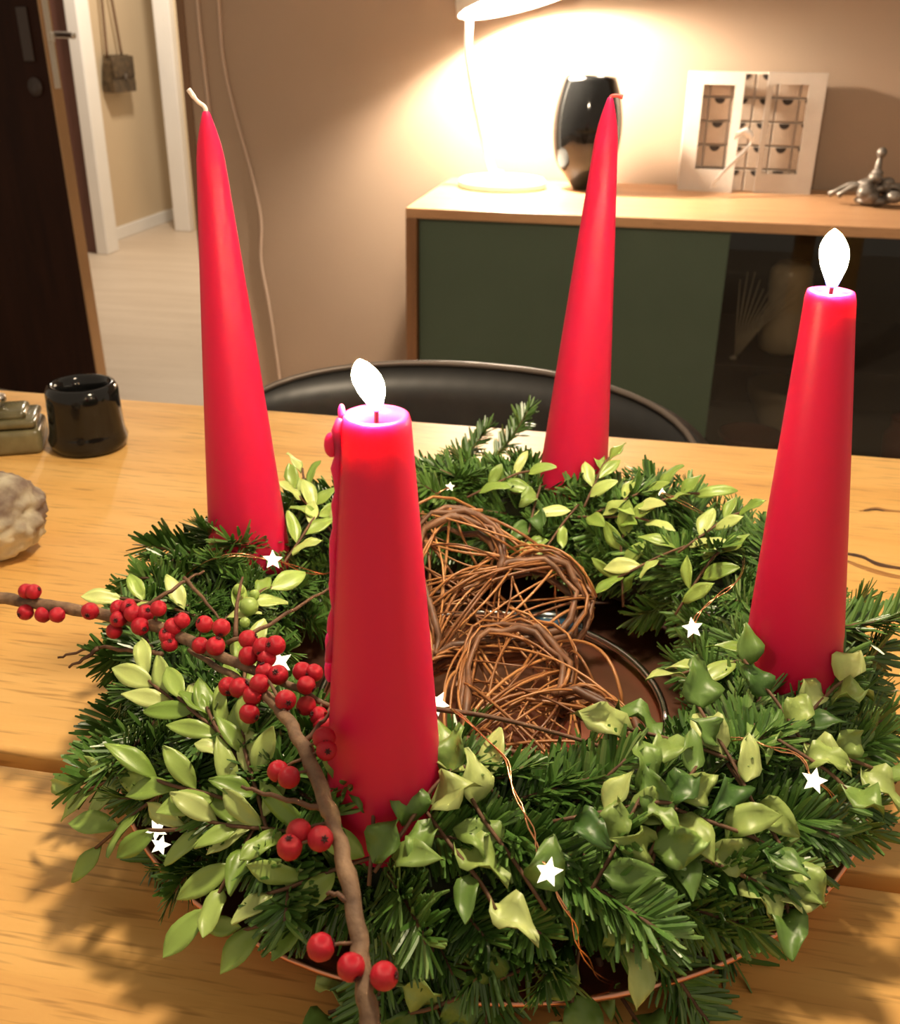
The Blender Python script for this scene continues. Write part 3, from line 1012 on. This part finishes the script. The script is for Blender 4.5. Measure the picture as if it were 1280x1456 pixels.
# broad leaves
def leaf_mesh(L, W, cup, fold, seed, tipw, name, mat, pw=0.75, wmax=0.14):
    rnd = random.Random(seed)
    nx, ny = 8, 5
    vs, fs = [], []
    wav = rnd.uniform(0.3, 1.0) * wmax
    for side in (1, -1):
        for i in range(nx):
            t = i / (nx - 1)
            ww = W * 0.5 * max(0.03, math.sin(math.pi * (t ** tipw))) ** pw
            for j in range(ny):
                s = -1 + 2 * j / (ny - 1)
                y = s * ww
                z = cup * L * (t - 0.5) ** 2 * -1.0 + fold * abs(y) + wav * W * math.sin(t * 9 + s * 1.6 + seed) * abs(s) + side * 0.00022
                vs.append((L * t, y, z))
    k = nx * ny
    for i in range(nx - 1):
        for j in range(ny - 1):
            a = i * ny + j
            fs.append([a, a + ny, a + ny + 1, a + 1])
            fs.append([k + a, k + a + 1, k + a + ny + 1, k + a + ny])
    for i in range(nx - 1):
        a = i * ny
        fs.append([a, k + a, k + a + ny, a + ny])
        a = i * ny + ny - 1
        fs.append([a + ny, k + a + ny, k + a, a])
    mb = MB().add(vs, fs)
    return mb.mesh(name, mat)


BOX = [leaf_mesh(random.uniform(0.020, 0.027), random.uniform(0.0085, 0.0115), random.uniform(0.1, 0.5), random.uniform(0.2, 0.55), s, 0.95, 'boxwood_leaf', M['leaf']) for s in range(7)]
IVY = [leaf_mesh(random.uniform(0.020, 0.027), random.uniform(0.0125, 0.0175), random.uniform(0.1, 1.0), random.uniform(0.25, 0.65), s + 20, 0.70, 'ivy_leaf', M['leafdark'], 0.95, 0.30) for s in range(8)]
STEM = MB().tube(smooth_path([(-0.02, 0, -0.004), (0, 0, 0), (0.02, 0.001, 0.002), (0.032, 0, 0.001)], 3), 0.0009, 5).mesh('leafy_stem', M['twig'])


def leaf_sprig(px, py, kind, count, ang=None, lift=0.016, seed=0):
    rnd = random.Random(seed * 77 + int(px) * 3 + int(py))
    p = surf(px, py, lift)
    nrm = normal_at(p)
    if p.z < TZ + 0.014:
        nrm = Vector((0, 0, 1))
    nrm = (nrm + Vector((0, 0, 0.5)) + (CAM - p).normalized() * 0.25).normalized()
    u, w = frame_of(nrm)
    # screen angle of the sprig -> direction in the tangent plane
    a = math.radians(ang if ang is not None else rnd.uniform(0, 360))
    dd = RT * math.cos(a) + UP * math.sin(a)
    dd = (dd - nrm * dd.dot(nrm)).normalized()
    mt = basis(p - WO, dd, nrm)
    st_ = inst('boxwood_sprig' if kind == 'b' else 'ivy_sprig', STEM, wr, mt)
    lib = BOX if kind == 'b' else IVY
    for k in range(count):
        t = k / max(1, count - 1)
        side = 1 if k % 2 else -1
        yaw = side * rnd.uniform(0.5, 1.15) * (1 - 0.55 * t)
        pit = -rnd.uniform(-0.05, 0.55)
        rol = rnd.uniform(-0.45, 0.45)
        lm = Matrix.Translation((-0.012 + 0.040 * t, 0.0008 * side, 0.001 * k * 0.4)) @ Matrix.Rotation(yaw, 4, 'Z') @ Matrix.Rotation(pit, 4, 'Y') @ Matrix.Rotation(rol, 4, 'X') @ Matrix.Diagonal((rnd.uniform(0.85, 1.12),) * 3).to_4x4()
        inst('leaf', rnd.choice(lib), st_, lm)


B_CL = [(335, 1075, 120), (300, 1130, 160), (365, 1125, 110), (300, 1175, 180), (395, 1180, 170), (345, 1205, 250),
        (440, 705, 95), (425, 770, 60), (455, 735, 120), (235, 862, 150), (340, 865, 60), (170, 1105, 190), (200, 1150, 215),
        (310, 1040, 130), (250, 1000, 130), (480, 1235, 200), (345, 990, 90), (845, 690, 75), (885, 712, 20), (860, 735, 340),
        (930, 715, 10), (800, 745, 240), (885, 820, 95), (985, 835, 60), (1050, 940, 180), (700, 690, 30), (1000, 760, 40), (940, 790, 200),
        (660, 1090, 120), (430, 1290, 200)]
I_CL = [(530, 1185, 90), (575, 1180, 60), (640, 1200, 300), (735, 1230, 120), (855, 1155, 10), (945, 1175, 60),
        (1000, 1165, 330), (925, 1240, 250), (1010, 1225, 330), (1040, 1080, 100), (1070, 1140, 280), (985, 1060, 150),
        (1110, 1005, 100), (1155, 1010, 50), (1180, 1070, 330), (1075, 1195, 280), (875, 1205, 60),
        (815, 1410, 260), (885, 1420, 280), (680, 1405, 200), (570, 1415, 210), (1120, 1060, 300), (760, 720, 260)]
for i, (x, y, a) in enumerate(B_CL):
    leaf_sprig(x, y, 'b', 5 if i % 3 else 4, a, 0.015, i)
for i, (x, y, a) in enumerate(I_CL):
    leaf_sprig(x, y, 'i', 4 if i % 3 else 3, a, 0.017, i + 50)

# green round buds
for x, y, r in ((354, 862, 0.0055), (340, 838, 0.0035), (362, 845, 0.003), (348, 885, 0.003)):
    p = surf(x, y, 0.022) - WO
    MB().ball((0, 0, 0), r, 12, 8, (1, 1, 0.95)).build('bud', M['bud'], wr, loc=p)

# metal hoop under the wreath, showing at the back of the hole
hp = MB().tube([(0.108 * math.cos(2 * math.pi * i / 72), 0.108 * math.sin(2 * math.pi * i / 72), 0.006) for i in range(73)], 0.0025, 8)
hp.build('support_hoop', M['chrome'], wr)

# ------------------------------------------------------------------ candles
LEFT = -RT0


def interp(q, tab):
    for (a, x), (b, y) in zip(tab, tab[1:]):
        if q <= b:
            return x + (y - x) * (q - a) / (b - a)
    return tab[-1][1]


def candle(base, top, h, lit, name, label, r_top=None, wick=None, lean=(0, 0)):
    b = on_z(*base, 0.792)
    t = on_y(*top, b.y)
    z0 = 0.776
    c = thing(name, (b.x, b.y, z0), label, 'candle', 'red cone candles on the wreath')
    hh = t.z - z0
    dx = t.x - b.x

    def axis(z):
        return (dx * z / hh, 0)
    prof = [(0.0225, 0.0), (0.0262, 0.003), (0.0270, 0.008)]
    full = 0.288
    for i in range(1, 25):
        z = 0.008 + (hh - 0.008) * (1 - (1 - i / 24) ** 1.35)
        s = z / full
        r = 0.0272 - 0.0200 * s - 0.0016 * s * s
        if not lit and z > hh - 0.026:
            q = (z - (hh - 0.026)) / 0.026
            r *= (1 - q ** 2.0 * 0.66)
        prof.append((r, z))
    if lit:
        r = prof[-1][0]
        prof[-1] = (r - 0.0006, hh)
        prof += [(r - 0.0020, hh + 0.0004), (r - 0.0035, hh - 0.0012), (r - 0.006, hh - 0.0025), (0.0008, hh - 0.003)]
    else:
        prof.append((0.0006, hh + 0.0015))
    MB().lathe(prof, 48, axis=axis).build('wax_body', M['wax'], c)
    tx = dx
    if not lit:
        wp = [Vector((tx, 0, hh - 0.001))] + [on_y(x, y, b.y) - Vector((b.x, b.y, z0)) for x, y in wick]
        p = smooth_path(wp, 5)
        MB().tube(p, [0.0014 - 0.0004 * i / len(p) if i < len(p) * 0.7 else 0.0015 for i in range(len(p))], 7).build('wick', M['wick'] if name and base[0] < 500 else M['wickred'], c)
    else:
        MB().tube(smooth_path([(tx, 0, hh - 0.004), (tx, 0, hh + 0.003), (tx + lean[0] * 0.2, 0, hh + 0.0075)], 4), 0.0009, 6).build('wick', M['wickburnt'], c)
        fh = lean[2]
        fp_ = []
        for i in range(17):
            q = i / 16
            rr = lean[3] * interp(q, ((0, 0.36), (0.15, 0.55), (0.35, 0.86), (0.55, 1.0), (0.70, 0.93), (0.84, 0.68), (0.94, 0.36), (1, 0.02)))
            fp_.append((max(0.0003, rr), q * fh))
        fz = hh + 0.002
        fl_ = MB().lathe(fp_, 24, axis=lambda z: (lean[0] * (z / fh) ** 1.3 * RT0.x, lean[0] * (z / fh) ** 1.3 * RT0.y))
        fl_.build('flame', M['flame'], c, loc=(tx, 0, fz))
    return c, b, hh, dx, z0


candle((355, 778), (293, 160), 0, False, 'cone_candle', 'unlit tall red cone candle with long curled pale wick', wick=[(291, 152), (280, 143), (268, 127)])
candle((813, 690), (868, 140), 0, False, 'cone_candle', 'unlit tall red cone candle with short bent red wick', wick=[(870, 137), (878, 136), (886, 138)])
cC, bC, hC, dC, zC = candle((548, 1140), (535, 590), 0, True, 'cone_candle', 'burning red cone candle with wax drips beside the berry branch', lean=(-0.0055, 0, 0.0190, 0.0056))
cD, bD, hD, dD, zD = candle((1127, 972), (1182, 414), 0, True, 'cone_candle', 'burning red cone candle with clean sides in front of the glass cabinet', lean=(-0.0030, 0, 0.0250, 0.0064))

# wax run down the side of the front candle
pts = []
rad = []
rn = random.Random(5)
for i in range(22):
    q = i / 21
    z = hC - 0.001 - q * 0.105
    rr = 0.0272 - 0.0195 * z / 0.288 - 0.0012 * (z / 0.288) ** 2
    jit = 0.0006 * math.sin(i * 1.9) + 0.0004 * math.sin(i * 0.7)
    pts.append(Vector((dC * z / hC, 0, z)) + (LEFT * math.cos(0.12 * math.sin(i * 0.5)) + Vector((0.18, -0.98, 0)) * 0.12) * (rr - 0.0004 + jit))
    rad.append(0.0016 + 0.0011 * abs(math.sin(i * 1.15)) * (1 - 0.4 * q))
wd = MB().tube(pts, rad, 8)
rr = 0.0272 - 0.0195 * (hC - 0.012) / 0.288
wd.ball(Vector((dC, 0, hC - 0.012)) + LEFT * (rr + 0.0022), 0.0033, 12, 8, (0.9, 0.9, 1.5))
wd.ball(Vector((dC, 0, hC + 0.0005)) + LEFT * (rr - 0.002), 0.0018, 10, 7, (0.8, 0.8, 2.0))
for z in (0.05, 0.085, 0.098):
    r_ = 0.0272 - 0.0195 * z / 0.288
    wd.ball(Vector((dC * z / hC, 0, z)) + LEFT * (r_ + 0.0006), 0.0026, 10, 7, (0.8, 0.8, 2.2))
wd.build('wax_drip', M['wax'], cC)

# ------------------------------------------------------------------ wicker hearts


def heart_curve(t):
    x = 16 * math.sin(t) ** 3
    y = 13 * math.cos(t) - 5 * math.cos(2 * t) - 2 * math.cos(3 * t) - math.cos(4 * t)
    return x / 32.0, (y + 17) / 29.0          # x in -0.5..0.5, y in 0..1 (tip at 0)


def wicker_heart(T, Lp, Rp, label, seed, nst, thick):
    rnd = random.Random(seed)
    T, Lp, Rp = on_z(*T), on_z(*Lp), on_z(*Rp)
    mid = (Lp + Rp) / 2
    ya = mid - T
    hgt_ = ya.length
    ya.normalize()
    xa = (Rp - Lp)
    xa = (xa - ya * xa.dot(ya))
    wid = xa.length * 1.75
    xa.normalize()
    za = xa.cross(ya)
    if za.z < 0:
        za = -za
    hgt_ *= 1.02
    o = thing('wicker_heart', T, label, 'heart decoration', 'wicker hearts inside the wreath')

    def P(t, h_, s=1.0):
        x, y = heart_curve(t)
        y = 0.42 + (y - 0.42) * s
        return xa * (x * s * wid) + ya * (y * hgt_) + za * h_
    for h_, s in ((-thick, 0.90), (-thick * 0.4, 0.98), (thick * 0.25, 1.0), (thick, 0.84), (thick * 0.8, 0.93)):
        pth = [P(2 * math.pi * i / 40, h_ + 0.002 * math.sin(i * 1.7 + seed), s * (1 + 0.03 * math.sin(i * 2.3 + h_ * 700))) for i in range(41)]
        MB().tube(pth, [0.0021 + 0.0006 * math.sin(i * 0.9 + h_ * 900) for i in range(41)], 7).build('frame_twig', M['vineframe'], o)
    for k in range(nst):
        a = rnd.uniform(0, 2 * math.pi)
        bb = a + rnd.uniform(0.7, 3.6)
        rise = thick * rnd.uniform(0.7, 1.6)
        if rnd.random() < 0.3:
            rise = -thick * rnd.uniform(0.5, 1.2)
        pth = []
        s = rnd.uniform(0.97, 1.06)
        A, B_ = P(a, thick * rnd.uniform(-0.6, 0.6), s), P(bb, thick * rnd.uniform(-0.6, 0.6), s)
        sidev = (B_ - A).cross(za)
        if sidev.length > 0:
            sidev.normalize()
        bow = rnd.uniform(-0.010, 0.010)
        for i in range(11):
            q = i / 10
            pth.append(A.lerp(B_, q) + za * (rise * math.sin(math.pi * q) ** 0.7) + sidev * bow * math.sin(math.pi * q))
        r_ = rnd.uniform(0.0006, 0.0011)
        MB().tube(pth, r_, 5).build('vine_strand', M['vine'], o)
    # loops that follow the outline
    for k in range(nst // 5):
        a = rnd.uniform(0, 6.28)
        ln = rnd.uniform(1.2, 3.0)
        ph = rnd.uniform(0, 6)
        s = rnd.uniform(0.9, 1.08)
        pth = [P(a + ln * i / 14, thick * 1.2 * math.sin(ph + i * 0.55), s) for i in range(15)]
        MB().tube(pth, rnd.uniform(0.0007, 0.0012), 5).build('vine_strand', M['vine'], o)
    return o


wicker_heart((608, 955, 0.738), (668, 745, 0.796), (820, 805, 0.777), 'woven brown wicker heart leaning on the back of the wreath', 5, 66, 0.012)
wicker_heart((632, 1085, 0.737), (765, 925, 0.757), (928, 1035, 0.747), 'woven brown wicker heart lying flat on the copper tray', 9, 72, 0.012)

# ------------------------------------------------------------------ winterberry branches


def branch(name, label, pts, rad, px_twigs=()):
    wp = [on_z(x, y, z) for x, y, z in pts]
    r0 = wp[0].copy()
    o = thing(name, r0, label, 'branch')
    path = smooth_path(wp, 6)
    n = len(path)
    rr = []
    for i in range(n):
        q = i / (n - 1) * (len(rad) - 1)
        a = int(min(q, len(rad) - 2))
        rr.append((rad[a] + (rad[a + 1] - rad[a]) * (q - a)) * (1 + 0.10 * noise.noise(Vector((i * 0.6, 3, 0))) + (0.16 if i % 9 == 4 else 0)))
    MB().tube([p - r0 + Vector((0.0005 * math.sin(i * 1.3), 0.0005 * math.cos(i * 1.7), 0)) for i, p in enumerate(path)], rr, 9).build('stem', M['bark'], o)
    for tw in px_twigs:
        tp = smooth_path([on_z(x, y, z) for x, y, z in tw], 4)
        k = len(tp)
        MB().tube([p - r0 + Vector((0, 0, 0.0006 * math.sin(i * 2.1))) for i, p in enumerate(tp)], [0.0013 - 0.0007 * i / k for i in range(k)], 6).build('side_twig', M['twig'], o)
    return o, r0, path


bl, bl0, bl_path = branch('berry_branch', 'winterberry branch with red berries reaching over the table towards the stones',
                          [(-60, 845, 0.806), (0, 850, 0.806), (60, 860, 0.808), (130, 871, 0.812), (210, 887, 0.818), (270, 912, 0.824), (330, 940, 0.828), (400, 968, 0.828), (470, 1005, 0.822)],
                          [0.0036, 0.0034, 0.0034, 0.0033, 0.0032, 0.003, 0.0026, 0.002, 0.0012],
                          [[(190, 870, 0.82), (235, 845, 0.828), (265, 825, 0.83), (290, 812, 0.83)], [(262, 822, 0.83), (288, 850, 0.828), (312, 880, 0.826)],
                           [(322, 915, 0.826), (370, 895, 0.83), (420, 865, 0.83), (470, 835, 0.826)], [(335, 905, 0.828), (337, 860, 0.832), (345, 820, 0.832)],
                           [(230, 930, 0.818), (180, 925, 0.80), (140, 920, 0.79), (100, 930, 0.782), (82, 936, 0.78)], [(140, 922, 0.79), (118, 938, 0.786), (98, 948, 0.782)]])
bt, bt0, bt_path = branch('berry_branch', 'thick bare winterberry branch with few berries leaning beside the dripping candle',
                          [(532, 1500, 0.795), (524, 1440, 0.805), (515, 1380, 0.812), (505, 1300, 0.820), (488, 1220, 0.828), (470, 1160, 0.832), (450, 1105, 0.834), (425, 1050, 0.834), (395, 1005, 0.832), (365, 980, 0.829), (320, 955, 0.822), (270, 925, 0.815)],
                          [0.0036, 0.0034, 0.0033, 0.0032, 0.0031, 0.0031, 0.0031, 0.0029, 0.0026, 0.0022, 0.0017, 0.0012],
                          [[(462, 1152, 0.832), (420, 1140, 0.832), (375, 1128, 0.832), (343, 1118, 0.834)], [(412, 1030, 0.833), (400, 1000, 0.836), (380, 965, 0.838)], [(500, 1285, 0.822), (480, 1272, 0.824), (465, 1270, 0.824)],
                           [(430, 1060, 0.834), (455, 1030, 0.838), (478, 1005, 0.838)]])

BERR = [(95, 155), (122, 157), (93, 232), (157, 240), (208, 242), (328, 228), (432, 217), (468, 212), (431, 257), (416, 300), (484, 236), (530, 236), (577, 218), (511, 283),
        (630, 284), (662, 262), (610, 316), (618, 346), (745, 275), (806, 288), (730, 353), (785, 355), (903, 330), (957, 360), (1003, 353), (905, 390), (972, 398), (963, 448), (1013, 460),
        (830, 502), (872, 507), (920, 535), (945, 493), (1040, 552), (908, 600), (1100, 447), (1143, 453), (1115, 497), (1115, 572), (1160, 608), (1176, 640), (1180, 690), (1188, 735),
        (1012, 810), (1052, 833), (1088, 1030), (1054, 1087), (1166, 1056)]
BERR = [(x / 2.56, 780 + y / 2.56) for x, y in BERR] + [(60 + x / 2.133, 1100 + y / 2.133) for x, y in ((845, 527), (937, 587), (1037, 614))]


def to_px(p):
    d = Vector(p) - CAM
    z = d.dot(FWD)
    return 640 + F * d.dot(RT) / z, 728 - F * d.dot(UP) / z


bpx = [(to_px(p), p, bl, bl0) for p in bl_path] + [(to_px(p), p, bt, bt0) for p in bt_path]
berry_me = []
for s in range(4):
    t = MB().ball((0, 0, 0), 1.0, 16, 11)
    t.v = [tuple(Vector(p) * (1 + 0.05 * noise.noise(Vector(p) * 2.5 + Vector((s * 9, 0, 0))) - (0.10 if Vector(p).normalized().z > 0.93 else 0))) for p in t.v]
    berry_me.append(t.mesh('berry', M['berry']))
cr_mb = MB()
for k in range(6):
    a = 2 * math.pi * k / 6
    cr_mb.tube([(0.05 * math.cos(a), 0.05 * math.sin(a), 0.90), (0.22 * math.cos(a), 0.22 * math.sin(a), 0.985), (0.34 * math.cos(a), 0.34 * math.sin(a), 0.97)], [0.10, 0.07, 0.02], 4)
crown_me = cr_mb.mesh('berry_crown', M['crown'])
rnd = random.Random(21)
for i, (x, y) in enumerate(BERR):
    (qx, qy), p, par, r0 = min(bpx, key=lambda e: (e[0][0] - x) ** 2 + (e[0][1] - y) ** 2)
    far = math.hypot(qx - x, qy - y)
    dd = depth(p) - 0.004 - (0.004 if far < 12 else 0)
    c = at_dist(x, y, dd)
    r = rnd.uniform(0.0042, 0.0049)
    if y > 1180:
        r = 0.0048
    q = Vector((rnd.uniform(-0.8, 0.8), rnd.uniform(-1.0, 0.3), rnd.uniform(-0.4, 0.9))).to_track_quat('Z', 'Y')
    mt = Matrix.Translation(c - r0) @ q.to_matrix().to_4x4() @ Matrix.Diagonal((r, r, r)).to_4x4()
    bo = inst('berry', berry_me[i % 4], par, mt)
    inst('berry_crown', crown_me, bo, Matrix.Identity(4))
    if far > 9:
        MB().tube([p - r0, (p + c) / 2 - r0 + Vector((0, 0, 0.001)), c - r0], [0.0008, 0.0006, 0.0006], 5).build('berry_stalk', M['twig'], par)

# loose dry twig across the hole
tp = [on_z(x, y, z) for x, y, z in ((618, 1008, 0.812), (690, 1018, 0.81), (760, 1034, 0.805), (850, 1060, 0.80), (935, 1092, 0.800))]
r0 = tp[0].copy()
pth = smooth_path(tp, 5)
tw = MB().tube([p - r0 for p in pth], [0.0013 - 0.0005 * i / len(pth) for i in range(len(pth))], 6).build('dry_twig', M['twig'], None, loc=r0)
tag(tw, 'thin dry brown twig lying across the flat wicker heart', 'twig')

# ------------------------------------------------------------------ star light string
fs0 = surf(618, 1000)
ls = thing('star_light_string', (WC.x, WC.y, TZ + 0.03), 'copper wire light string with glowing white stars on the wreath', 'string lights')
LO = ls.location.copy()
WPTS = [(640, 1010, 0.03), (705, 1062, 0.024), (735, 1130, 0.024), (762, 1200, 0.024), (780, 1240, 0.022), (808, 1300, 0.022), (835, 1365, 0.020), (880, 1400, 0.0), (980, 1350, -0.002), (1100, 1230, 0.0),
        (1188, 1160, 0.018), (1160, 1110, 0.024), (1130, 1075, 0.024), (1070, 1055, 0.02), (1010, 1040, 0.0), (980, 960, 0.006), (985, 895, 0.024), (1010, 855, 0.024), (1052, 822, 0.020), (1040, 760, 0.0), (935, 700, 0.014),
        (860, 690, 0.0), (760, 680, 0.0), (650, 690, 0.006), (600, 720, 0.0), (520, 750, 0.0), (470, 815, 0.018), (388, 797, 0.020), (320, 792, 0.018), (250, 830, 0.0), (260, 900, 0.0), (330, 935, 0.016), (395, 940, 0.026), (330, 990, 0.0), (240, 1080, 0.0), (225, 1190, 0.020)]
wpath = [surf(x, y, l) - LO for x, y, l in WPTS]
wp2 = smooth_path(wpath, 6)
MB().tube([p + Vector((0.0006 * math.sin(i * 1.1), 0.0006 * math.cos(i * 1.4), 0.0008 * math.sin(i * 0.9))) for i, p in enumerate(wp2)], 0.00042, 5).build('copper_wire', M['wire'], ls)
MB().tube([p + Vector((0.0014 * math.cos(i * 0.8), 0.0014 * math.sin(i * 0.8), 0.0008)) for i, p in enumerate(wp2)], 0.00036, 5).build('copper_wire', M['wire'], ls)
sm = MB()
n5 = 5
ring_ = []
for k in range(10):
    a = math.pi / 2 + math.pi * k / 5
    r_ = 0.0062 if k % 2 == 0 else 0.0029
    ring_.append((r_ * math.cos(a), r_ * math.sin(a), 0))
sm.add(ring_ + [(0, 0, 0.0024), (0, 0, -0.0024)], [[k, (k + 1) % 10, 10] for k in range(10)] + [[(k + 1) % 10, k, 11] for k in range(10)])
star_me = sm.mesh('star_bead', M['star'], False)
rnd = random.Random(4)
for x, y, l, s_ in ((618, 1000, 0.03, 1.0), (780, 1240, 0.026, 1.0), (1158, 1110, 0.026, 0.95), (985, 893, 0.026, 1.05), (388, 796, 0.024, 1.05), (397, 942, 0.030, 1.1), (223, 1180, 0.024, 0.8), (228, 1202, 0.022, 0.75), (690, 748, 0.02, 0.8), (938, 696, 0.018, 0.8), (640, 692, 0.012, 0.6)):
    p = surf(x, y, l) if not 600 < x < 630 else at_dist(622, 1000, depth(on_z(640, 1010, 0.81)))
    v = (CAM - p).normalized() + Vector((rnd.uniform(-0.5, 0.5), rnd.uniform(-0.2, 0.2), rnd.uniform(-0.1, 0.6)))
    q = v.to_track_quat('Z', 'Y')
    inst('star_bead', star_me, ls, Matrix.Translation(p - LO) @ q.to_matrix().to_4x4() @ Matrix.Rotation(rnd.uniform(-0.5, 0.5), 4, 'Z') @ Matrix.Diagonal((s_,) * 3).to_4x4())
# clear battery case lying behind the flat heart
bp_ = on_z(780, 885, TZ + 0.012)
bcx = thing('battery_case', (bp_.x, bp_.y, TZ + 0.0062), 'small clear plastic battery case between the two wicker hearts', 'battery case')
bcx.rotation_euler = (0, 0, math.radians(6))
MB().box((-0.026, -0.012, 0), (0.026, 0.012, 0.016), 0.003, 3).build('case_shell', M['plastic'], bcx)
for yy in (-0.005, 0.005):
    MB().tube([(-0.02, yy, 0.0075), (0.016, yy, 0.0075), (0.017, yy, 0.0075), (0.0195, yy, 0.0075)], [0.0044, 0.0044, 0.0018, 0.0018], 12).build('battery', M['blue'] if yy < 0 else M['steel'], bcx)
